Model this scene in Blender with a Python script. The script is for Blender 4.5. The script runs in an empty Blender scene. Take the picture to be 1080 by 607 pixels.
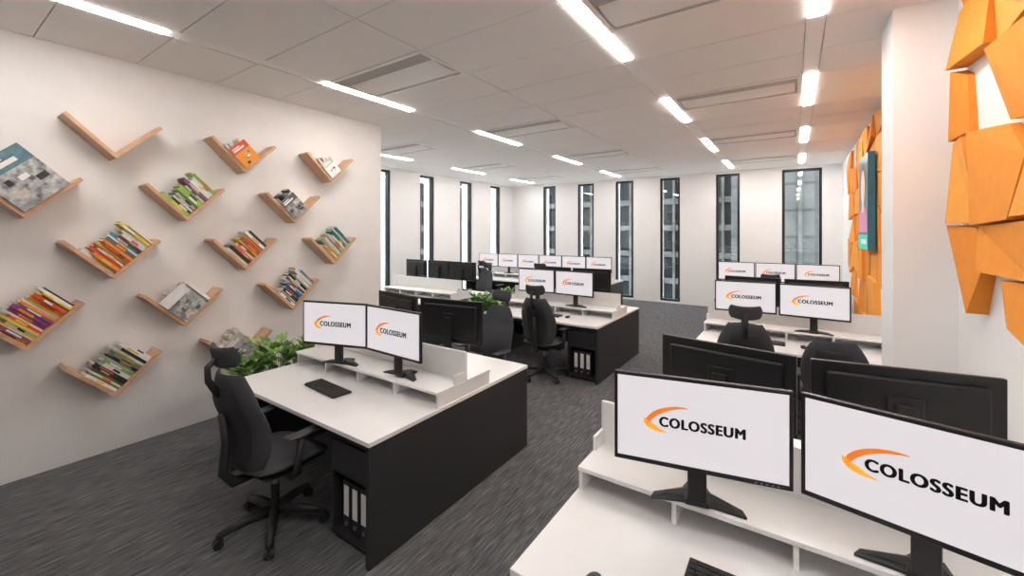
import bpy, bmesh, math, random
from mathutils import Matrix, Vector, Euler
random.seed(7)
scene = bpy.context.scene
H = 1.95; CEIL = 3.52
try:
    scene.view_settings.view_transform = 'Standard'
    scene.view_settings.look = 'None'
    scene.view_settings.exposure = 0.76
except Exception: pass

# ---------------------------------------------------------------- materials
def mat(name, col, rough=0.5, metal=0.0, emit=None, estr=0.0, noise=0.0, nscale=20, bump=0.0, spec=0.5):
    m = bpy.data.materials.new(name); m.use_nodes = True
    nt = m.node_tree; b = nt.nodes['Principled BSDF']
    b.inputs['Base Color'].default_value = (*col, 1)
    b.inputs['Roughness'].default_value = rough
    b.inputs['Metallic'].default_value = metal
    b.inputs['Specular IOR Level'].default_value = spec
    if emit:
        b.inputs['Emission Color'].default_value = (*emit, 1)
        b.inputs['Emission Strength'].default_value = estr
    if noise or bump:
        tc = nt.nodes.new('ShaderNodeTexCoord')
        n = nt.nodes.new('ShaderNodeTexNoise'); n.inputs['Scale'].default_value = nscale
        n.inputs['Detail'].default_value = 5
        nt.links.new(tc.outputs['Object'], n.inputs['Vector'])
        if noise:
            r = nt.nodes.new('ShaderNodeValToRGB')
            r.color_ramp.elements[0].position = 0.3; r.color_ramp.elements[1].position = 0.7
            r.color_ramp.elements[0].color = (*[max(0, c*(1-noise)) for c in col], 1)
            r.color_ramp.elements[1].color = (*[min(1, c*(1+noise)) for c in col], 1)
            nt.links.new(n.outputs['Fac'], r.inputs['Fac'])
            nt.links.new(r.outputs['Color'], b.inputs['Base Color'])
        if bump:
            bp = nt.nodes.new('ShaderNodeBump'); bp.inputs['Strength'].default_value = bump
            bp.inputs['Distance'].default_value = 0.004
            nt.links.new(n.outputs['Fac'], bp.inputs['Height'])
            nt.links.new(bp.outputs['Normal'], b.inputs['Normal'])
    return m

M_wall = mat('wall_paint', (0.83, 0.80, 0.775), 0.75, noise=0.02, nscale=6, bump=0.1)
M_white = mat('white_paint', (0.90, 0.885, 0.875), 0.6, noise=0.01, nscale=8)
M_ceil = mat('ceiling_tile', (0.88, 0.85, 0.83), 0.7, noise=0.03, nscale=90)
M_track = mat('ceiling_track', (0.90, 0.88, 0.86), 0.5, noise=0.01)
M_gap = mat('ceiling_gap', (0.55, 0.53, 0.51), 0.8, noise=0.01)
M_desk = mat('white_laminate', (0.86, 0.845, 0.835), 0.28, noise=0.01, nscale=10)
M_black = mat('black_laminate', (0.026, 0.026, 0.028), 0.5, noise=0.1, nscale=40)
M_blkpl = mat('black_plastic', (0.012, 0.012, 0.013), 0.35, noise=0.1, nscale=60)
M_fabric = mat('grey_fabric', (0.048, 0.050, 0.055), 0.9, noise=0.25, nscale=300, bump=0.4)
M_arm = mat('arm_plastic', (0.02, 0.02, 0.021), 0.5, noise=0.1, nscale=60)
M_metal = mat('grey_metal', (0.35, 0.35, 0.36), 0.35, 0.8, noise=0.05)
M_grille = mat('grille_metal', (0.55, 0.53, 0.51), 0.5, 0.0, noise=0.03)
M_orange = mat('orange_panel', (0.84, 0.31, 0.045), 0.7, noise=0.04, nscale=12, bump=0.1, spec=0.2)
M_orange2 = mat('orange_panel_light', (0.88, 0.38, 0.07), 0.7, noise=0.04, nscale=12, bump=0.1, spec=0.2)
M_orange3 = mat('orange_panel_deep', (0.78, 0.27, 0.035), 0.7, noise=0.04, nscale=12, bump=0.1, spec=0.2)
M_screen = mat('screen_white', (0.28, 0.27, 0.28), 0.4, emit=(0.93, 0.88, 0.915), estr=0.39, spec=0.2)
M_text = mat('screen_text', (0.01, 0.01, 0.01), 0.6, spec=0.1)
M_logo1 = mat('logo_orange', (0.8, 0.2, 0.02), 0.6, emit=(0.95, 0.22, 0.02), estr=0.3)
M_logo2 = mat('logo_yellow', (0.9, 0.45, 0.05), 0.6, emit=(1.0, 0.42, 0.03), estr=0.3)
M_light = mat('light_strip', (1, 1, 1), 0.5, emit=(1.0, 0.96, 0.925), estr=30)
M_frame = mat('window_frame_black', (0.012, 0.013, 0.014), 0.4, noise=0.1)
M_pages = mat('book_pages', (0.75, 0.70, 0.6), 0.8, noise=0.05, nscale=100)
M_leaf = mat('leaf_green', (0.09, 0.22, 0.04), 0.5, noise=0.45, nscale=15)
M_leaf2 = mat('leaf_light', (0.24, 0.40, 0.09), 0.5, noise=0.3, nscale=15)
M_soil = mat('soil', (0.03, 0.02, 0.015), 0.9, noise=0.3)
M_key = mat('keycap', (0.03, 0.03, 0.032), 0.5, noise=0.1)
M_skin = mat('print_skin', (0.62, 0.36, 0.26), 0.5, emit=(0.75, 0.42, 0.30), estr=0.35, noise=0.05)
M_teal = mat('print_teal', (0.03, 0.35, 0.30), 0.5, emit=(0.02, 0.5, 0.38), estr=0.4, noise=0.1)
M_navy = mat('print_dark', (0.02, 0.04, 0.06), 0.35, emit=(0.02, 0.10, 0.12), estr=0.4, noise=0.2)
M_shirt = mat('print_shirt', (0.4, 0.15, 0.25), 0.5, emit=(0.55, 0.20, 0.35), estr=0.3, noise=0.1)
M_hair = mat('print_hair', (0.10, 0.04, 0.02), 0.5, emit=(0.15, 0.06, 0.03), estr=0.3, noise=0.1)

# wood
def wood():
    m = bpy.data.materials.new('beech_wood'); m.use_nodes = True
    nt = m.node_tree; b = nt.nodes['Principled BSDF']; b.inputs['Roughness'].default_value = 0.45
    tc = nt.nodes.new('ShaderNodeTexCoord'); mp = nt.nodes.new('ShaderNodeMapping')
    mp.inputs['Rotation'].default_value = (math.radians(45), 0, 0)
    mp.inputs['Scale'].default_value = (30, 3, 30)
    n = nt.nodes.new('ShaderNodeTexNoise'); n.inputs['Scale'].default_value = 1.5; n.inputs['Detail'].default_value = 6
    r = nt.nodes.new('ShaderNodeValToRGB')
    r.color_ramp.elements[0].position = 0.3; r.color_ramp.elements[1].position = 0.7
    r.color_ramp.elements[0].color = (0.54, 0.30, 0.165, 1); r.color_ramp.elements[1].color = (0.67, 0.42, 0.26, 1)
    nt.links.new(tc.outputs['Object'], mp.inputs['Vector']); nt.links.new(mp.outputs['Vector'], n.inputs['Vector'])
    nt.links.new(n.outputs['Fac'], r.inputs['Fac']); nt.links.new(r.outputs['Color'], b.inputs['Base Color'])
    return m
M_wood = wood()

def carpet():
    m = bpy.data.materials.new('carpet_streaked'); m.use_nodes = True
    nt = m.node_tree; b = nt.nodes['Principled BSDF']; b.inputs['Roughness'].default_value = 0.95
    b.inputs['Specular IOR Level'].default_value = 0.15
    tc = nt.nodes.new('ShaderNodeTexCoord')
    def layer(sc, detail):
        mp = nt.nodes.new('ShaderNodeMapping'); mp.inputs['Scale'].default_value = sc
        n = nt.nodes.new('ShaderNodeTexNoise'); n.inputs['Scale'].default_value = 1.0; n.inputs['Detail'].default_value = detail
        nt.links.new(tc.outputs['Object'], mp.inputs['Vector']); nt.links.new(mp.outputs['Vector'], n.inputs['Vector'])
        return n
    n1 = layer((150, 7.0, 1), 2); n2 = layer((60, 3.0, 1), 2); n3 = layer((330, 330, 1), 1)
    a = nt.nodes.new('ShaderNodeMath'); a.operation = 'MULTIPLY_ADD'; a.inputs[1].default_value = 0.50
    nt.links.new(n1.outputs['Fac'], a.inputs[0])
    a2 = nt.nodes.new('ShaderNodeMath'); a2.operation = 'MULTIPLY'; a2.inputs[1].default_value = 0.20
    nt.links.new(n2.outputs['Fac'], a2.inputs[0]); nt.links.new(a2.outputs[0], a.inputs[2])
    a3 = nt.nodes.new('ShaderNodeMath'); a3.operation = 'MULTIPLY_ADD'; a3.inputs[1].default_value = 0.30
    nt.links.new(n3.outputs['Fac'], a3.inputs[0]); nt.links.new(a.outputs[0], a3.inputs[2])
    r = nt.nodes.new('ShaderNodeValToRGB'); e = r.color_ramp.elements
    e[0].position = 0.36; e[0].color = (0.05, 0.05, 0.053, 1)
    e[1].position = 0.66; e[1].color = (0.26, 0.26, 0.27, 1)
    x = e.new(0.5); x.color = (0.110, 0.110, 0.114, 1)
    nt.links.new(a3.outputs[0], r.inputs['Fac']); nt.links.new(r.outputs['Color'], b.inputs['Base Color'])
    bp = nt.nodes.new('ShaderNodeBump'); bp.inputs['Strength'].default_value = 0.3; bp.inputs['Distance'].default_value = 0.004
    nt.links.new(n3.outputs['Fac'], bp.inputs['Height']); nt.links.new(bp.outputs['Normal'], b.inputs['Normal'])
    return m
M_carpet = carpet()

def glass():
    m = bpy.data.materials.new('window_glass'); m.use_nodes = True
    nt = m.node_tree; nt.nodes.clear()
    o = nt.nodes.new('ShaderNodeOutputMaterial'); mx = nt.nodes.new('ShaderNodeMixShader')
    t = nt.nodes.new('ShaderNodeBsdfTransparent'); t.inputs[0].default_value = (0.80, 0.84, 0.84, 1)
    g = nt.nodes.new('ShaderNodeBsdfGlossy'); g.inputs['Roughness'].default_value = 0.02
    mx.inputs[0].default_value = 0.07
    nt.links.new(t.outputs[0], mx.inputs[1]); nt.links.new(g.outputs[0], mx.inputs[2]); nt.links.new(mx.outputs[0], o.inputs[0])
    return m
M_glass = glass()

def facade(name, c1, c2, mort, bw, rh, off=0.0):
    m = bpy.data.materials.new(name); m.use_nodes = True
    nt = m.node_tree; b = nt.nodes['Principled BSDF']; b.inputs['Roughness'].default_value = 0.7
    tc = nt.nodes.new('ShaderNodeTexCoord'); sp = nt.nodes.new('ShaderNodeSeparateXYZ'); ad = nt.nodes.new('ShaderNodeMath')
    cb = nt.nodes.new('ShaderNodeCombineXYZ')
    nt.links.new(tc.outputs['Object'], sp.inputs[0]); nt.links.new(sp.outputs['X'], ad.inputs[0]); nt.links.new(sp.outputs['Y'], ad.inputs[1])
    nt.links.new(ad.outputs[0], cb.inputs['X']); nt.links.new(sp.outputs['Z'], cb.inputs['Y'])
    br = nt.nodes.new('ShaderNodeTexBrick'); br.offset = off
    br.inputs['Scale'].default_value = 1; br.inputs['Brick Width'].default_value = bw; br.inputs['Row Height'].default_value = rh
    br.inputs['Mortar Size'].default_value = 0.05; br.inputs['Color1'].default_value = (*c1, 1); br.inputs['Color2'].default_value = (*c2, 1)
    br.inputs['Mortar'].default_value = (*mort, 1)
    nt.links.new(cb.outputs[0], br.inputs['Vector'])
    n = nt.nodes.new('ShaderNodeTexNoise'); n.inputs['Scale'].default_value = 1.3; n.inputs['Detail'].default_value = 8
    nt.links.new(tc.outputs['Object'], n.inputs['Vector'])
    mx = nt.nodes.new('ShaderNodeMix'); mx.data_type = 'RGBA'; mx.blend_type = 'OVERLAY'; mx.inputs[0].default_value = 0.7
    nt.links.new(br.outputs['Color'], mx.inputs[6]); nt.links.new(n.outputs['Fac'], mx.inputs[7])
    nt.links.new(mx.outputs[2], b.inputs['Base Color'])
    return m
M_conc = facade('outside_concrete', (0.062, 0.062, 0.060), (0.048, 0.048, 0.048), (0.025, 0.025, 0.025), 1.6, 0.9)
M_fac_dark = mat('outside_glass_dark', (0.014, 0.016, 0.018), 0.6, noise=0.3, nscale=1, spec=0.1)
M_fac_band = mat('outside_band', (0.075, 0.073, 0.070), 0.7, noise=0.4, nscale=2, spec=0.2)

# ---------------------------------------------------------------- mesh builder
class MB:
    def __init__(s): s.v=[]; s.f=[]; s.m=[]; s.s=[]; s.mats=[]
    def mi(s, m):
        if m not in s.mats: s.mats.append(m)
        return s.mats.index(m)
    def add(s, vs, fs, m, smooth=False, M=None):
        o = len(s.v); k = s.mi(m)
        for p in vs:
            p = Vector(p)
            if M is not None: p = M @ p
            s.v.append(tuple(p))
        for f in fs:
            s.f.append([i+o for i in f]); s.m.append(k); s.s.append(smooth)
    def box(s, x0,x1,y0,y1,z0,z1, m, bev=0.0, M=None):
        vs = [(x0,y0,z0),(x1,y0,z0),(x1,y1,z0),(x0,y1,z0),(x0,y0,z1),(x1,y0,z1),(x1,y1,z1),(x0,y1,z1)]
        fs = [(0,3,2,1),(4,5,6,7),(0,1,5,4),(1,2,6,5),(2,3,7,6),(3,0,4,7)]
        if bev > 0:
            bm = bmesh.new(); bv = [bm.verts.new(p) for p in vs]
            for f in fs: bm.faces.new([bv[i] for i in f])
            bmesh.ops.bevel(bm, geom=bm.edges[:], offset=bev, segments=2, affect='EDGES', profile=0.5)
            bm.verts.index_update()
            vs = [v.co.copy() for v in bm.verts]; fs = [[v.index for v in f.verts] for f in bm.faces]; bm.free()
        s.add(vs, fs, m, False, M)
    def cyl(s, p0, p1, r0, r1, m, n=16, M=None, smooth=True):
        p0=Vector(p0); p1=Vector(p1); d=(p1-p0).normalized()
        a = d.orthogonal().normalized(); b = d.cross(a)
        vs=[]
        for p,r in ((p0,r0),(p1,r1)):
            for i in range(n):
                t=2*math.pi*i/n; vs.append(p+a*r*math.cos(t)+b*r*math.sin(t))
        fs=[(i,(i+1)%n,n+(i+1)%n,n+i) for i in range(n)]
        s.add(vs, fs, m, smooth, M)
        s.add(vs[:n], [tuple(reversed(range(n)))], m, False, M)
        s.add(vs[n:], [tuple(range(n))], m, False, M)
    def tube(s, pts, r, m, n=10, M=None, flat=1.0):
        pts=[Vector(p) for p in pts]; vs=[]
        for i,p in enumerate(pts):
            d = (pts[min(i+1,len(pts)-1)]-pts[max(i-1,0)]).normalized()
            a = Vector((1,0,0)) if abs(d.x)<0.9 else Vector((0,1,0))
            a = (a - d*a.dot(d)).normalized(); b = d.cross(a)
            rr = r[i] if isinstance(r,(list,tuple)) else r
            for j in range(n):
                t=2*math.pi*j/n; vs.append(p+a*rr*math.cos(t)+b*rr*flat*math.sin(t))
        fs=[]
        for i in range(len(pts)-1):
            for j in range(n):
                fs.append((i*n+j,i*n+(j+1)%n,(i+1)*n+(j+1)%n,(i+1)*n+j))
        fs.append(tuple(reversed(range(n)))); fs.append(tuple(range((len(pts)-1)*n,len(pts)*n)))
        s.add(vs, fs, m, True, M)
    def pad(s, P, T, m, nu=14, nv=18, M=None, pw=4):
        """cushion around surface P(u,v), thickness T, rounded rim"""
        def P3(u,v): return Vector(P(u,v))
        top=[]; bot=[]
        for j in range(nv+1):
            for i in range(nu+1):
                u=-math.cos(math.pi*i/nu); v=-math.cos(math.pi*j/nv)
                e=1e-3
                n=(P3(u+e,v)-P3(u-e,v)).cross(P3(u,v+e)-P3(u,v-e)).normalized()
                t=T*math.sqrt(max(0,1-abs(u)**pw))*math.sqrt(max(0,1-abs(v)**pw))
                p=P3(u,v); top.append(p+n*t*0.5); bot.append(p-n*t*0.5)
        W=nu+1; fs=[]; N=len(top)
        for j in range(nv):
            for i in range(nu):
                a=j*W+i; fs.append((a,a+1,a+W+1,a+W)); fs.append((N+a,N+a+W,N+a+W+1,N+a+1))
        s.add(top+bot, fs, m, True, M)
    def prism(s, poly, h0, h1, m, fn):
        n=len(poly)
        vs=[fn(x,y,h0) for x,y in poly]+[fn(x,y,h1) for x,y in poly]
        fs=[tuple(reversed(range(n))),tuple(range(n,2*n))]+[(i,(i+1)%n,n+(i+1)%n,n+i) for i in range(n)]
        s.add(vs,fs,m)
    def mesh(s, name):
        me=bpy.data.meshes.new(name); me.from_pydata(s.v,[],s.f)
        for m in s.mats: me.materials.append(m)
        me.polygons.foreach_set('material_index', s.m); me.polygons.foreach_set('use_smooth', s.s)
        me.update(); 
        return me
    def obj(s, name, loc=(0,0,0), rz=0.0, fix=False):
        me=s.mesh(name)
        if fix:
            bm=bmesh.new(); bm.from_mesh(me); bmesh.ops.remove_doubles(bm,verts=bm.verts[:],dist=1e-5)
            bmesh.ops.recalc_face_normals(bm,faces=bm.faces[:]); bm.to_mesh(me); bm.free()
        return inst(name, me, loc, rz)
def inst(name, me, loc=(0,0,0), rz=0.0):
    o=bpy.data.objects.new(name, me); scene.collection.objects.link(o)
    o.location=loc; o.rotation_euler=(0,0,rz); return o

# ---------------------------------------------------------------- room shell
XL=-5.07; XR=0.90; XF=-8.12; YB=12.0; YN=-3.0; YP=4.03
b=MB(); b.box(XF-0.4,XR+0.3,YN-0.2,YB+0.4,-0.2,0,M_carpet); b.obj('floor')
b=MB(); b.box(XL-0.2,XL,YN,YP,0,CEIL,M_wall); b.obj('wall_left')
b=MB(); b.box(XF,XL-0.2,YP-0.2,YP,0,CEIL,M_wall); b.obj('wall_left_return')
b=MB(); b.box(XR,XR+0.2,YN,YB,0,CEIL,M_white); b.obj('wall_right')
b=MB(); b.box(XL,XR,YN-0.2,YN,0,CEIL,M_white); b.obj('wall_rear')
b=MB(); b.box(0.575,XR,3.94,4.40,0,CEIL,M_white); b.obj('wall_column')
def wall_open(name, a0,a1, wins, fn, ztop=3.46):
    b=MB(); cur=a0
    def seg(p,q,z0,z1):
        x0,x1,y0,y1=fn(p,q,0,0.4); b.box(x0,x1,y0,y1,z0,z1,M_white)
    for (p,q) in wins:
        seg(cur,p,0,CEIL); seg(p,q,ztop,CEIL); seg(p,q,0,0.05); cur=q
    seg(cur,a1,0,CEIL); b.obj(name)
BW=[(-6.88,-6.42),(-5.64,-5.10),(-4.41,-3.87),(-3.12,-2.59),(-1.70,-1.15),(-0.25,0.53)]
LW=[(4.7,5.24),(6.2,6.74),(7.70,8.22),(9.27,9.83),(10.75,11.3)]
fb=lambda p,q,d0,d1:(p,q,YB+d0,YB+d1)
fl=lambda p,q,d0,d1:(XF-d1,XF-d0,p,q)
wall_open('wall_back',XF,XR+0.2,BW,fb); wall_open('wall_window_side',YP-0.2,YB,LW,fl)
k=0
for wins,fn in ((BW,fb),(LW,fl)):
    for (p,q) in wins:
        k+=1; b=MB(); w=0.055
        for (a,c,z0,z1) in ((p,p+w,0.05,3.46),(q-w,q,0.05,3.46),(p+w,q-w,0.05,0.05+w),(p+w,q-w,3.46-w,3.46)):
            x0,x1,y0,y1=fn(a,c,0.04,0.14); b.box(x0,x1,y0,y1,z0,z1,M_frame)
        x0,x1,y0,y1=fn(p+w,q-w,0.095,0.105); b.box(x0,x1,y0,y1,0.05+w,3.46-w,M_glass)
        b.obj('window_%d'%k)

# ceiling: panels, tracks, lights, vents
LIGHTX=[-6.90,-4.08,-1.26,0.13]; SEAM=[-8.12,-6.90,-5.49,-4.08,-2.67,-1.26,0.13,0.9]
P=0.6375; Y0=2.53
b=MB(); b.box(XF-0.4,XR+0.2,YN-0.2,YB+0.4,CEIL+0.03,CEIL+0.2,M_gap)
vents=[]
rows=range(int((YN-Y0)/P)-1, int((YB-Y0)/P)+2)
for si in range(len(SEAM)-1):
    x0=SEAM[si]; x1=SEAM[si+1]
    a=x0+(0.065 if x0 in LIGHTX else 0.004); c=x1-(0.065 if x1 in LIGHTX else 0.004)
    for r in rows:
        y0=Y0+r*P; y1=y0+P
        y0=max(y0,YN); y1=min(y1,YB)
        if y1-y0<0.03: continue
        if x1<=-5.3 and y1<YP: continue
        if r%4==0 and (abs(x0+4.08)<.01 or abs(x0+1.26)<.01 or abs(x0+6.90)<.01) and y1<YB-0.2 and y0>0: vents.append((a,c,y0+0.006,y1-0.006)); continue
        b.box(a,c,y0+0.0035,y1-0.0035,CEIL,CEIL+0.03,M_ceil)
for x in LIGHTX:
    b.box(x-0.06,x+0.06,YN if x>-5 else YP,YB,CEIL+0.004,CEIL+0.03,M_track)
b.obj('ceiling')
for x in LIGHTX:
    for r in range(-1,4):
        y0=2.53+r*2.55
        if x<-5 and y0<YP: continue
        if y0+1.2>YB: 
            continue
        b=MB(); b.box(x-0.045,x+0.045,y0,y0+1.2,CEIL-0.008,CEIL+0.003,M_light)
        b.obj('ceiling_light_strip')
for (a,c,y0,y1) in vents:
    b=MB(); z=CEIL
    b.box(a,c,y0,y0+0.04,z-0.006,z+0.02,M_track); b.box(a,c,y1-0.04,y1,z-0.006,z+0.02,M_track)
    b.box(a,a+0.04,y0+.04,y1-.04,z-0.006,z+0.02,M_track); b.box(c-0.04,c,y0+.04,y1-.04,z-0.006,z+0.02,M_track)
    b.box(a+.04,c-.04,y0+.04,y1-.04,z+0.02,z+0.028,M_gap)
    for i in range(7):
        yy=y0+0.05+i*0.021; b.box(a+.04,c-.04,yy,yy+0.013,z-0.003,z+0.010,M_grille)
    ym=y0+0.21; n=8; pts=[]
    for i in range(n+1):
        t=i/n; pts.append((ym+t*(y1-0.055-ym), z+0.006-0.016*math.sin(math.pi*t)))
    vs=[(a+.06,y,zz) for y,zz in pts]+[(c-.06,y,zz) for y,zz in pts]
    b.add(vs,[(i,i+1,n+2+i,n+1+i) for i in range(n)],M_track,True)
    b.obj('ceiling_vent')

# ---------------------------------------------------------------- outside
b=MB(); b.box(-1.9,14,17.0,20.0,-12,9,M_conc)
for i in range(9):
    x=-1.6+i*1.7; b.box(x,x+0.12,16.9,17.0,-12,9,M_fac_band)
b.obj('neighbouring_building')
b=MB(); b.box(-22,-2.4,24.0,27,-12,7,M_fac_dark)
for i in range(13):
    z=-11+i*1.45; b.box(-22,-2.4,23.8,24.0,z,z+0.30,M_fac_band)
for i in range(24):
    x=-21.5+i*0.8; b.box(x,x+0.12,23.7,23.95,-12,7,M_fac_band)
b.obj('neighbouring_building')
b=MB(); b.box(-24,-19,-6,21,-12,5,M_fac_dark)
for i in range(11):
    z=-11+i*1.45; b.box(-19,-18.8,-6,21,z,z+0.35,M_fac_band)
for i in range(14):
    y=-5.5+i*1.9; b.box(-19,-18.75,y,y+0.3,-12,5,M_fac_band)
b.obj('neighbouring_building')

# ---------------------------------------------------------------- desks
def desk(x0,x1,y0, name='office_workstation_desk'):
    b=MB(); y1=y0+1.72; T=0.74
    b.box(x0,x1,y0,y1,T-0.028,T,M_desk,0.003)
    for xa in (x0+0.004,x1-0.034):
        b.box(xa,xa+0.03,y0+0.004,y1-0.004,0,T-0.028,M_black,0.002)
    b.box(x0+0.034,x1-0.034,y0+0.85,y0+0.87,0.25,T-0.028,M_black)
    b.box(x0+0.034,x1-0.034,y0+0.05,y0+0.09,T-0.075,T-0.028,M_black)
    b.box(x0+0.034,x1-0.034,y1-0.09,y1-0.05,T-0.075,T-0.028,M_black)
    ra=y0+0.56; rb=y0+1.16; z=0.85
    b.box(x0+0.005,x1-0.005,ra,rb,z-0.02,z,M_desk,0.003)
    n=4
    for i in range(n+1):
        xx=x0+0.007+(x1-x0-0.032)*i/n; b.box(xx,xx+0.018,ra+0.01,rb-0.01,T,z-0.02,M_desk)
    b.box(x0+0.02,x1-0.02,y0+0.845,y0+0.875,T,z-0.02,M_desk)
    b.box(x0+0.005,x1-0.005,y0+0.85,y0+0.875,z,1.06,M_desk,0.003)
    b.box(x1-0.022,x1-0.005,y0+0.74,y0+0.85,z,z+0.07,M_desk,0.002)
    b.box(x0+0.005,x0+0.022,y0+0.74,y0+0.85,z,z+0.07,M_desk,0.002)
    o=b.obj(name); return o
DESKS=dict(near=(-0.85,0.86,1.24),left=(-3.83,-2.02,1.52),mid=(-3.92,-2.08,5.02),g2=(-0.93,0.78,5.02),
     r2l=(-6.95,-5.10,5.02),r3a=(-7.35,-5.50,8.62),r3b=(-5.49,-3.60,8.62),r3c=(-1.25,0.62,8.62))
for d in DESKS.values(): desk(*d)

def pedestal(xr,y0):
    b=MB(); x1=xr-0.036; x0=x1-0.42; ya=y0+0.06; yb=y0+0.60; t=0.018
    b.box(x0,x0+t,ya,yb,0.03,0.66,M_black); b.box(x1-t,x1,ya,yb,0.03,0.66,M_black)
    b.box(x0+t,x1-t,ya,yb,0.03,0.05,M_black); b.box(x0+t,x1-t,ya,yb,0.64,0.66,M_black)
    b.box(x0+t,x1-t,ya,yb,0.42,0.44,M_black); b.box(x0+t,x1-t,yb-t,yb,0.05,0.42,M_black)
    b.box(x0+t+.002,x1-t-.002,ya-0.012,ya+0.006,0.445,0.635,M_black,0.002)
    for xx in (x0+0.03,x1-0.06):
        for yy in (ya+0.03,yb-0.06): b.cyl((xx+.015,yy,0),(xx+.015,yy,0.03),0.014,0.014,M_blkpl,10)
    b.obj('pedestal_cabinet')
    b=MB(); x=x0+0.075
    for i in range(3):
        w=0.075
        b.box(x,x+w,ya+0.03,ya+0.31,0.051,0.37,M_black,0.002)
        b.box(x+0.014,x+w-0.014,ya+0.028,ya+0.031,0.15,0.34,M_white)
        b.cyl((x+w/2,ya+0.0265,0.10),(x+w/2,ya+0.031,0.10),0.014,0.014,M_metal,12)
        x+=w+0.012
    b.obj('ring_binders')
for k_ in ('left','mid','r2l'): pedestal(DESKS[k_][1],DESKS[k_][2])
pedestal(DESKS['near'][1],DESKS['near'][2])

# ---------------------------------------------------------------- monitor
SW,SH=0.63,0.36
def text_geo(body,width):
    cu=bpy.data.curves.new('t','FONT'); cu.body=body; cu.size=1; cu.align_x='LEFT'; cu.space_character=1.16
    ob=bpy.data.objects.new('t',cu); scene.collection.objects.link(ob)
    bpy.context.view_layer.update()
    dg=bpy.context.evaluated_depsgraph_get()
    me=bpy.data.meshes.new_from_object(ob.evaluated_get(dg))
    vs=[v.co.copy() for v in me.vertices]; fs=[list(p.vertices) for p in me.polygons]
    bpy.data.objects.remove(ob); bpy.data.curves.remove(cu)
    x0=min(v.x for v in vs); x1=max(v.x for v in vs); y0=min(v.y for v in vs); y1=max(v.y for v in vs)
    s=width/(x1-x0)
    return [((v.x-x0)*s,(v.y-(y0+y1)/2)*s*1.12) for v in vs],fs
TV,TF=text_geo('COLOSSEUM',0.298)
def monitor_mesh():
    b=MB(); z0=0.17; yf=-0.14
    b.box(-SW/2,SW/2,yf,yf+0.022,z0,z0+SH,M_blkpl,0.004)
    b.box(-SW/2+0.05,SW/2-0.05,yf+0.022,yf+0.045,z0+0.04,z0+SH-0.04,M_blkpl,0.01)
    w=0.014; b.box(-SW/2+w,SW/2-w,yf-0.0008,yf+0.001,z0+0.020,z0+SH-w,M_screen)
    for i in range(5): b.box(SW/2-0.05-i*0.018,SW/2-0.043-i*0.018,yf-0.001,yf+0.001,z0+0.008,z0+0.011,M_metal)
    yt=yf-0.0016; cz=z0+SH/2+0.005
    offs=[(0.0,0.0)]+[(0.0030*math.cos(t*math.pi/5),0.0015*math.sin(t*math.pi/5)) for t in range(10)]
    for q,(dx,dz) in enumerate(offs):
        b.add([(x-0.137+dx,yt-q*0.00002,z+cz-0.006+dz) for x,z in TV],TF,M_text)
    def cres(a0,a1,m,thick,cx,cz2,rx,rz,rot):
        n=20; out=[];inn=[]
        for i in range(n+1):
            t=i/n; a=math.radians(a0+(a1-a0)*t); w=thick*math.sin(math.pi*min(1,0.02+t*0.98))**0.8
            for L,q in ((out,1),(inn,1-w)):
                x=rx*q*math.cos(a); z=rz*q*math.sin(a)
                L.append((cx+x*math.cos(rot)-z*math.sin(rot),yt,cz2+x*math.sin(rot)+z*math.cos(rot)))
        fs=[(i,i+1,n+2+i,n+1+i) for i in range(n)]; b.add(out+inn,fs,m)
    cres(42,200,M_logo1,0.34,-0.094,cz+0.006,0.100,0.050,0.28)
    cres(165,272,M_logo2,0.38,-0.116,cz+0.000,0.084,0.048,0.15)
    b.box(-0.035,0.035,yf+0.045,yf+0.075,0.02,z0+0.22,M_blkpl,0.005)
    b.box(-0.06,0.06,yf+0.045,yf+0.060,z0+0.10,z0+0.25,M_blkpl,0.004)
    foot=[(-0.175,-0.085),(-0.06,-0.065),(0.06,-0.065),(0.175,-0.085),(0.165,-0.045),(0.055,0.03),(0.035,0.08),(-0.035,0.08),(-0.055,0.03),(-0.165,-0.045)]
    n=len(foot)
    vs=[(x,y,0) for x,y in foot]+[(x,y,0.010) for x,y in foot]+[(x*0.72,y*0.6-0.01,0.022) for x,y in foot]
    fs=[tuple(reversed(range(n)))]+[(i,(i+1)%n,n+(i+1)%n,n+i) for i in range(n)]+[(n+i,n+(i+1)%n,2*n+(i+1)%n,2*n+i) for i in range(n)]+[tuple(range(2*n,3*n))]
    b.add(vs,fs,M_blkpl)
    b.box(-0.045,0.045,yf+0.04,yf+0.10,0.015,0.035,M_blkpl,0.005)
    return b.mesh('computer_monitor')
MON=monitor_mesh()
def mon(x,y,ang,z=0.85):
    a=math.radians(ang); fx=x-math.sin(a)*0.14; fy=y+math.cos(a)*0.14
    return inst('computer_monitor',MON,(fx,fy,z+0.0005),a)
for (x,y,a) in [(-0.31,1.735,12),(0.325,1.735,-13.5),(-0.30,2.385,171),(0.37,2.385,189),
                (-3.12,2.01,17),(-2.50,2.085,-2),(-3.09,2.655,172),(-2.42,2.655,188),
                (-3.34,5.60,3),(-2.68,5.57,-4),(-3.32,6.18,176),(-2.66,6.18,184),
                (-0.48,5.55,4),(0.17,5.53,-4),(-0.45,6.18,176),(0.21,6.18,184),
                (-6.60,6.17,178),(-5.96,6.19,180),(-5.32,6.17,182),
                (-0.94,9.15,2),(-0.30,9.16,0),(0.34,9.15,-3),
                (-6.98,9.15,2),(-6.34,9.16,0),(-5.70,9.16,0),(-5.05,9.16,0),(-4.41,9.16,0),(-3.77,9.16,0)]:
    mon(x,y,a)

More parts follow.
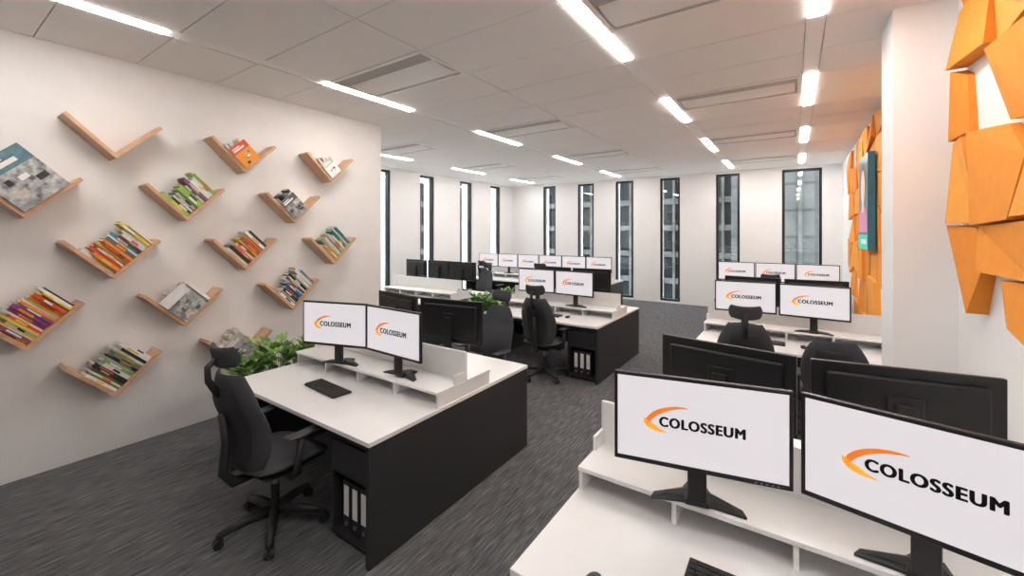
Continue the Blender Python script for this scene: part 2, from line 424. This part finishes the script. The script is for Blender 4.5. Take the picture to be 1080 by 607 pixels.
# ---------------------------------------------------------------- keyboard & mouse
b=MB(); b.box(-0.22,0.22,-0.075,0.075,0.0,0.014,M_blkpl,0.004)
for r in range(5):
    for c in range(18):
        if r==0 and 4<=c<=9: continue
        x=-0.21+c*0.0236; y=-0.066+r*0.0268
        b.box(x,x+0.019,y,y+0.021,0.014,0.021,M_key)
b.box(-0.21+4*0.0236,-0.21+9*0.0236+0.019,-0.066,-0.045,0.014,0.021,M_key)
KB=b.mesh('keyboard')
for (x,y,a) in [(-2.99,1.87,-4),(-0.10,1.57,0),(-3.0,5.35,0),(-0.3,5.36,0),(-5.9,5.4,0),(-3.0,2.95,180),(-0.2,2.7,180),(-0.3,8.95,0)]:
    inst('keyboard',KB,(x,y,0.7405),math.radians(a))
b=MB()
b.pad(lambda u,v:(0.03*u*math.sqrt(1-0.45*v*v),0.055*v*math.sqrt(1-0.45*u*u),0.017),0.032,M_blkpl,10,10,pw=2)
MO=b.mesh('computer_mouse')
for (x,y) in [(-0.57,1.325),(-2.66,5.33),(0.08,5.3)]: inst('computer_mouse',MO,(x,y,0.7405),0)

# ---------------------------------------------------------------- chair
def chair_mesh(head=True):
    b=MB()
    for i in range(5):
        a=math.radians(90+72*i+18); d=Vector((math.cos(a),math.sin(a),0))
        p0=Vector((0,0,0.115)); p1=d*0.18+Vector((0,0,0.105)); p2=d*0.315+Vector((0,0,0.075))
        b.tube([p0,p1,p2],[0.034,0.029,0.022],M_arm,8)
        c=d*0.315; t=Vector((-d.y,d.x,0))
        b.cyl(c+Vector((0,0,0.05)),c+Vector((0,0,0.085)),0.012,0.012,M_arm,8)
        for sg in (-1,1): b.cyl(c+t*sg*0.008+Vector((0,0,0.03)),c+t*sg*0.026+Vector((0,0,0.03)),0.03,0.028,M_arm,14)
    b.cyl((0,0,0.09),(0,0,0.15),0.042,0.036,M_arm,16)
    b.cyl((0,0,0.15),(0,0,0.28),0.028,0.028,M_arm,14); b.cyl((0,0,0.26),(0,0,0.40),0.018,0.018,M_metal,12)
    b.box(-0.10,0.10,-0.14,0.12,0.385,0.43,M_arm,0.012)
    def seat(u,v):
        k=math.sqrt(1-0.30*abs(v)**3); q=math.sqrt(1-0.12*u*u)
        return (0.255*u*k,0.245*v*q+0.02,0.475+0.018*u*u-0.03*max(0,v)**3)
    b.pad(seat,0.085,M_fabric,16,16)
    b.pad(lambda u,v:(0.22*u,0.20*v+0.02,0.435),0.03,M_arm,8,8)
    def back(u,v):
        t=(v+1)/2
        w=0.225*(0.80+0.34*math.sin(math.pi*(0.12+0.72*t)))*(1-0.26*t**3)
        k=math.sqrt(1-0.25*abs(v)**4)
        z=0.50+0.60*t
        y=-0.235-0.03*t+0.035*math.sin(math.pi*min(1,t*1.5))-0.06*t*t+0.055*(u*u)
        return (-w*u*k,y,z)
    b.pad(back,0.065,M_fabric,14,20)
    def shell(u,v):
        x,y,z=back(u*0.62,v*0.8-0.08); return (x,y-0.038,z)
    b.pad(shell,0.028,M_arm,10,14)
    b.tube([(0,-0.10,0.41),(0,-0.26,0.42),(0,-0.315,0.50),(0,-0.30,0.68),(0,-0.325,0.86)],[0.03,0.032,0.03,0.026,0.02],M_arm,10)
    if head:
        b.tube([(0,-0.34,0.98),(0,-0.395,1.08),(0,-0.40,1.16),(0,-0.35,1.20)],[0.022,0.02,0.018,0.018],M_arm,8)
        def hd(u,v):
            k=math.sqrt(1-0.3*v*v)
            return (-0.14*u*k,-0.335+0.05*u*u-0.02*v*v-0.012*v,1.205+0.062*v+0.012*u*u)
        b.pad(hd,0.05,M_fabric,12,10,pw=3)
    for sg in (-1,1):
        b.tube([(sg*0.10,-0.03,0.415),(sg*0.24,-0.03,0.41),(sg*0.285,-0.03,0.44),(sg*0.29,-0.02,0.55),(sg*0.285,0.0,0.655)],[0.02,0.022,0.024,0.024,0.02],M_arm,10)
        b.pad(lambda u,v:(sg*0.28+0.042*u,0.03+0.125*v,0.672+0.01*v*v),0.032,M_arm,8,12,pw=3)
    return b.mesh('office_chair')
CH=chair_mesh(True); CH2=chair_mesh(False)
for (x,y,a,h) in [(-2.87,1.42,4,1),(-2.80,4.93,4,1),(-2.85,3.66,175,1),(-0.42,4.72,8,1),(0.31,4.72,-6,0),
                  (-5.75,7.15,170,1),(-0.35,8.28,5,1),(-6.2,8.25,-15,1),(-4.7,8.25,10,1),(-5.9,4.75,0,1)]:
    o=inst('office_chair',CH if h else CH2,(x,y,0),math.radians(a))
    if not h: o.scale=(1.0,1,0.94)

# ---------------------------------------------------------------- planters
def leafclump(b,cx,cy,z0,n,rad,hgt,rnd):
    for i in range(n):
        a=rnd.uniform(0,2*math.pi); r=rad*math.sqrt(rnd.random())
        base=Vector((cx+0.4*r*math.cos(a),cy+0.4*r*math.sin(a),z0))
        tip=Vector((cx+r*1.2*math.cos(a),cy+r*1.2*math.sin(a),z0+hgt*rnd.uniform(0.35,1.0)))
        d=(tip-base).normalized(); sd=Vector((-math.sin(a),math.cos(a),rnd.uniform(-.4,.4))).normalized()
        up=sd.cross(d)
        L=rnd.uniform(0.08,0.13); W=L*rnd.uniform(0.22,0.36)
        p=tip-d*L*0.3; dd=(d+Vector((math.cos(a),math.sin(a),-0.5))*0.6).normalized()
        vs=[p,p+dd*L*0.35+sd*W,p+dd*L*0.4-up*0.01,p+dd*L*0.35-sd*W,p+dd*L*0.75+sd*W*0.6,p+dd*L*0.75-sd*W*0.6,p+dd*L]
        fs=[(0,1,2),(0,2,3),(1,4,6,2),(2,6,5,3)]
        b.add(vs,fs,M_leaf if rnd.random()<0.55 else M_leaf2,True)
        if i%3==0: b.tube([base,(base+p)/2+Vector((0,0,0.02)),p],[0.003,0.0025,0.002],M_leaf,5)
def planter(x0,x1,y0,y1,seed):
    rnd=random.Random(seed); b=MB(); t=0.015; h=0.54
    b.box(x0,x1,y0,y0+t,0,h,M_black); b.box(x0,x1,y1-t,y1,0,h,M_black)
    b.box(x0,x0+t,y0+t,y1-t,0,h,M_black); b.box(x1-t,x1,y0+t,y1-t,0,h,M_black)
    b.box(x0+t,x1-t,y0+t,y1-t,0,h-0.04,M_soil)
    n=max(1,int((y1-y0)/0.2))
    for i in range(n):
        leafclump(b,(x0+x1)/2,y0+(i+0.5)*(y1-y0)/n,h-0.04,85,0.14,rnd.uniform(0.28,0.44),rnd)
    b.obj('potted_foliage_plant')
planter(-4.30,-4.02,1.75,3.05,1); planter(-4.42,-4.14,5.3,6.5,2)

# ---------------------------------------------------------------- wall shelves + books
s2=math.sqrt(0.5); E1=Vector((0,s2,s2)); E2=Vector((0,-s2,s2)); EX=Vector((1,0,0))
TH=0.03; AL=0.455; DP=0.21
b=MB()
def vbox(b,c,e1a,e1b,e2a,e2b,xa,xb,m,bev=0):
    M=Matrix(((EX.x,E1.x,E2.x,c[0]),(EX.y,E1.y,E2.y,c[1]),(EX.z,E1.z,E2.z,c[2]),(0,0,0,1)))
    b.box(xa,xb,e1a,e1b,e2a,e2b,m,bev,M)
vbox(b,(0,0,0),0,AL,0,TH,0,DP,M_wood,0.002)
vbox(b,(0,0,0),0,TH,TH,AL,0,DP,M_wood,0.002)
SHM=b.mesh('v_shaped_wall_shelf')
cols=[(0.8,0.79,0.76),(0.75,0.75,0.73),(0.03,0.03,0.035),(0.7,0.08,0.03),(0.85,0.30,0.03),(0.05,0.18,0.35),(0.30,0.48,0.08),(0.78,0.58,0.08),
      (0.30,0.07,0.22),(0.12,0.12,0.13),(0.55,0.5,0.42),(0.05,0.3,0.33),(0.85,0.83,0.8),(0.3,0.12,0.05)]
BM=[mat('book_cover_%d'%i,c,0.45,noise=0.05,nscale=30) for i,c in enumerate(cols)]
M_photo=mat('cover_photo',(0.38,0.38,0.37),0.4,noise=0.7,nscale=22)
M_photo2=mat('cover_photo_blue',(0.10,0.20,0.24),0.4,noise=0.3,nscale=18)
def cover(b,c,rnd,e0,x0,fm,tm,W,L,th=0.012):
    z0=TH+0.001; x1=x0+th
    vbox(b,c,e0,e0+W,z0,z0+L,x0,x0+0.0015,fm)
    vbox(b,c,e0+0.002,e0+W-0.003,z0+0.002,z0+L-0.003,x0+0.0015,x1-0.0015,M_pages)
    vbox(b,c,e0,e0+W,z0,z0+L,x1-0.0015,x1,fm)
    vbox(b,c,e0,e0+W,z0+L*0.68,z0+L*0.999,x1,x1+0.0008,tm)
    for (f0,f1,l0,l1) in [(0.1,.75,.76,.84),(.1,.55,.87,.92)]:
        vbox(b,c,e0+W*f0,e0+W*f1,z0+L*l0,z0+L*l1,x1+0.0008,x1+0.0014,BM[12])
    for q in range(6):
        f0=rnd.uniform(0.05,0.7); l0=rnd.uniform(0.05,0.5)
        vbox(b,c,e0+W*f0,e0+W*(f0+rnd.uniform(.08,.25)),z0+L*l0,z0+L*(l0+rnd.uniform(.03,.14)),x1,x1+0.0006+q*0.0001,BM[rnd.choice([9,12,2,10])])
def books(c,seed,pal,fill=0.36,front=None):
    rnd=random.Random(seed); b=MB(); e=TH+0.002
    while e<fill:
        w=rnd.uniform(0.010,0.032); L=rnd.uniform(0.205,0.300); D=rnd.uniform(0.125,0.175)
        m=BM[rnd.choice(pal)]; x1=min(DP-0.005,D+0.03); x0=x1-D; t=0.0016; z0=TH+0.001
        vbox(b,c,e,e+t,z0,z0+L,x0,x1,m); vbox(b,c,e+w-t,e+w,z0,z0+L,x0,x1,m); vbox(b,c,e+t,e+w-t,z0,z0+L,x1-t,x1,m)
        vbox(b,c,e+t,e+w-t,z0+0.003,z0+L-0.004,x0+0.003,x1-t,M_pages)
        m2=BM[rnd.choice([0,2,4,7,12,3])]
        if m2 is not m:
            q=rnd.uniform(0.15,0.5); vbox(b,c,e+w*0.22,e+w*0.78,z0+L*q,z0+L*(q+rnd.uniform(.2,.45)),x1,x1+0.0008,m2)
        e+=w+0.001
    if front:
        fm,tm,W,L=front
        cover(b,c,rnd,TH+0.002,DP-0.004,fm,tm,W,L,0.02)
    b.obj('shelf_books')
bw=[0,1,2,9,12,0,2]; warm=[0,3,4,7,12,2,0]
shelves=[(1.07,2.587,None,0,None),(2.10,2.587,warm,0.22,(BM[4],BM[3],0.20,0.24)),(3.10,2.587,[0,12,13],0.15,(BM[0],BM[10],0.17,0.22)),
 (0.55,2.06,bw,0.2,(M_photo,M_photo2,0.34,0.40)),(1.585,2.06,[0,1,2,6,12,0,5,9,8],0.38,None),(2.63,2.06,bw,0.26,(M_photo,BM[9],0.20,0.25)),
 (1.06,1.545,[0,1,12,2,7,4,2,3,0,11,9],0.40,None),(2.11,1.545,warm+[13,2],0.33,None),(3.14,1.545,[0,12,2,10,7,11],0.36,None),
 (0.56,1.04,[3,4,7,0,6,12,2,8,7],0.40,None),(1.57,1.04,bw,0.30,(M_photo,BM[0],0.24,0.30)),(2.62,1.04,bw+[12,5],0.38,None),
 (1.07,0.523,[2,0,1,6,2,0,9,12],0.36,None),(2.06,0.523,[0,3,12],0.26,(M_photo,BM[10],0.22,0.27))]
for i,(y,z,pal,fill,front) in enumerate(shelves):
    c=(XL+0.0,y,z-0.0); inst('v_shaped_wall_shelf',SHM,c)
    if pal: books(c,100+i,pal,fill,front)

# ---------------------------------------------------------------- orange tiles on right wall
def tile(poly, offs, m, grow=1.0):
    b=MB(); n=len(poly)
    cy=sum(p[0] for p in poly)/n; cz=sum(p[1] for p in poly)/n
    poly=[(cy+(y-cy)*grow,cz+(z-cz)*grow) for y,z in poly]
    poly=[(min(y,3.935) if cy<3.94 else y,min(z,CEIL-0.005)) for y,z in poly]
    vs=[(XR-0.001,y,z) for y,z in poly]+[(XR-o,y,z) for (y,z),o in zip(poly,offs)]
    fs=[tuple(range(n))]+[(i,(i+1)%n,n+(i+1)%n,n+i) for i in range(n)]
    if n==4: fs+=[(n,n+1,n+2),(n,n+2,n+3)]
    else: fs+=[(n,n+i,n+i+1) for i in range(1,n-1)]
    b.add(vs,fs,m); b.obj('orange_relief_panel',fix=True)
near=[([(3.66,3.30),(3.23,3.32),(3.21,2.95),(3.76,2.99)],[.06,.04,.08,.10],M_orange),
 ([(3.20,3.48),(2.60,3.50),(2.65,2.92),(3.19,2.94)],[.05,.08,.09,.03],M_orange2),
 ([(3.74,3.50),(3.23,3.50),(3.23,3.35),(3.66,3.33)],[.05,.07,.06,.04],M_orange3),
 ([(3.18,2.90),(2.60,2.90),(2.68,2.46),(3.00,2.50)],[.08,.05,.06,.04],M_orange),
 ([(3.76,2.96),(3.64,2.90),(3.58,2.56),(3.80,2.54)],[.08,.03,.04,.08],M_orange3),
 ([(3.58,2.54),(3.02,2.47),(2.80,2.30),(2.92,2.02),(3.44,2.00)],[.05,.04,.06,.08,.07],M_orange),
 ([(3.88,2.52),(3.61,2.52),(3.46,2.01),(3.82,2.02)],[.04,.07,.04,.09],M_orange2),
 ([(3.42,1.98),(2.60,2.00),(2.70,1.74),(3.30,1.74)],[.04,.08,.06,.08],M_orange),
 ([(3.87,1.99),(3.45,1.97),(3.32,1.73),(3.43,1.50)],[.07,.04,.06,.09],M_orange3),
 ([(3.04,1.71),(2.66,1.72),(2.72,1.45),(2.94,1.50)],[.06,.04,.07,.07],M_orange),
 ([(2.76,2.28),(2.3,2.45),(2.2,2.05),(2.88,2.03)],[.06,.04,.07,.08],M_orange2),
 ([(2.58,2.90),(2.0,3.1),(1.9,2.5),(2.64,2.48)],[.06,.04,.07,.08],M_orange)]
for p,o,m in near: tile(p,o,m,1.035)
rnd=random.Random(5)
ys=[4.9,5.45,6.0,6.5,7.0,7.55,8.1,8.65,9.2,9.75,10.3]; zs=[0.35,0.85,1.3,1.75,2.2,2.65,3.1,3.45]
J={}
for i in range(len(ys)):
    for j in range(len(zs)):
        J[i,j]=(ys[i]+rnd.uniform(-.12,.12), zs[j]+(rnd.uniform(-.1,.1) if j<7 else 0))
TVY=(6.92,7.80); TVZ=(1.72,2.98)
for i in range(len(ys)-1):
    for j in range(len(zs)-1):
        q=[J[i,j],J[i+1,j],J[i+1,j+1],J[i,j+1]]
        cy=sum(p[0] for p in q)/4; cz=sum(p[1] for p in q)/4
        if rnd.random()<(0.06+0.3*(j==0) + 0.25*(i>7)): continue
        inTV = cy>TVY[0]-.3 and cy<TVY[1]+.3 and cz>TVZ[0]-.25 and cz<TVZ[1]+.25
        offs=[rnd.uniform(.02,.045) if inTV else rnd.uniform(.02,.085) for _ in q]
        if cy<6.95 and cz<1.15: continue
        tile(q,offs,rnd.choice([M_orange,M_orange,M_orange2,M_orange3]),0.97)
# wall screen with portrait
b=MB(); xa=XR-0.13
b.box(xa,XR-0.055,TVY[0],TVY[1],TVZ[0],TVZ[1],M_navy,0.004)
fn=lambda y,z,h:(xa-0.001-h,y,z)
def ell(cy,cz,ry,rz,n=24): return [(cy+ry*math.cos(2*math.pi*i/n),cz+rz*math.sin(2*math.pi*i/n)) for i in range(n)]
b.prism([(6.96,1.95),(7.02,2.2),(7.26,2.32),(7.46,2.32),(7.70,2.2),(7.76,1.95)],0,0.001,M_shirt,fn)
b.prism([(7.28,2.22),(7.28,2.45),(7.44,2.45),(7.44,2.22)],0.001,0.0015,M_skin,fn)
b.prism(ell(7.36,2.62,0.23,0.27),0,0.001,M_hair,fn); b.prism(ell(7.36,2.56,0.18,0.23),0.001,0.002,M_skin,fn)
b.prism([(TVY[0],1.73),(TVY[1],1.73),(TVY[1],1.92),(TVY[0],1.92)],0.001,0.002,M_teal,fn)
b.prism([(TVY[0]+.1,1.80),(TVY[0]+.6,1.80),(TVY[0]+.6,1.86),(TVY[0]+.1,1.86)],0.002,0.003,M_white,fn)
b.obj('display_screen',fix=False)

# ---------------------------------------------------------------- daylight, world, camera
sl=bpy.data.lights.new('sun','SUN'); sl.energy=6; sl.angle=math.radians(20); sl.color=(1,0.98,0.95)
so=bpy.data.objects.new('sun',sl); scene.collection.objects.link(so)
so.rotation_euler=Vector((0.80,-0.28,-0.62)).to_track_quat('-Z','Y').to_euler()
w=bpy.data.worlds.new('World'); scene.world=w; w.use_nodes=True
bg=w.node_tree.nodes['Background']; bg.inputs[0].default_value=(0.92,0.96,1.0,1); bg.inputs[1].default_value=6.5
cam=bpy.data.cameras.new('camera'); co=bpy.data.objects.new('camera',cam); scene.collection.objects.link(co)
cam.sensor_width=36; cam.lens=36*440/1080; cam.shift_y=-58.5/1080; cam.clip_start=0.05
co.location=(0,0,H); co.rotation_euler=(math.radians(90),0,math.radians(34.1))
scene.camera=co
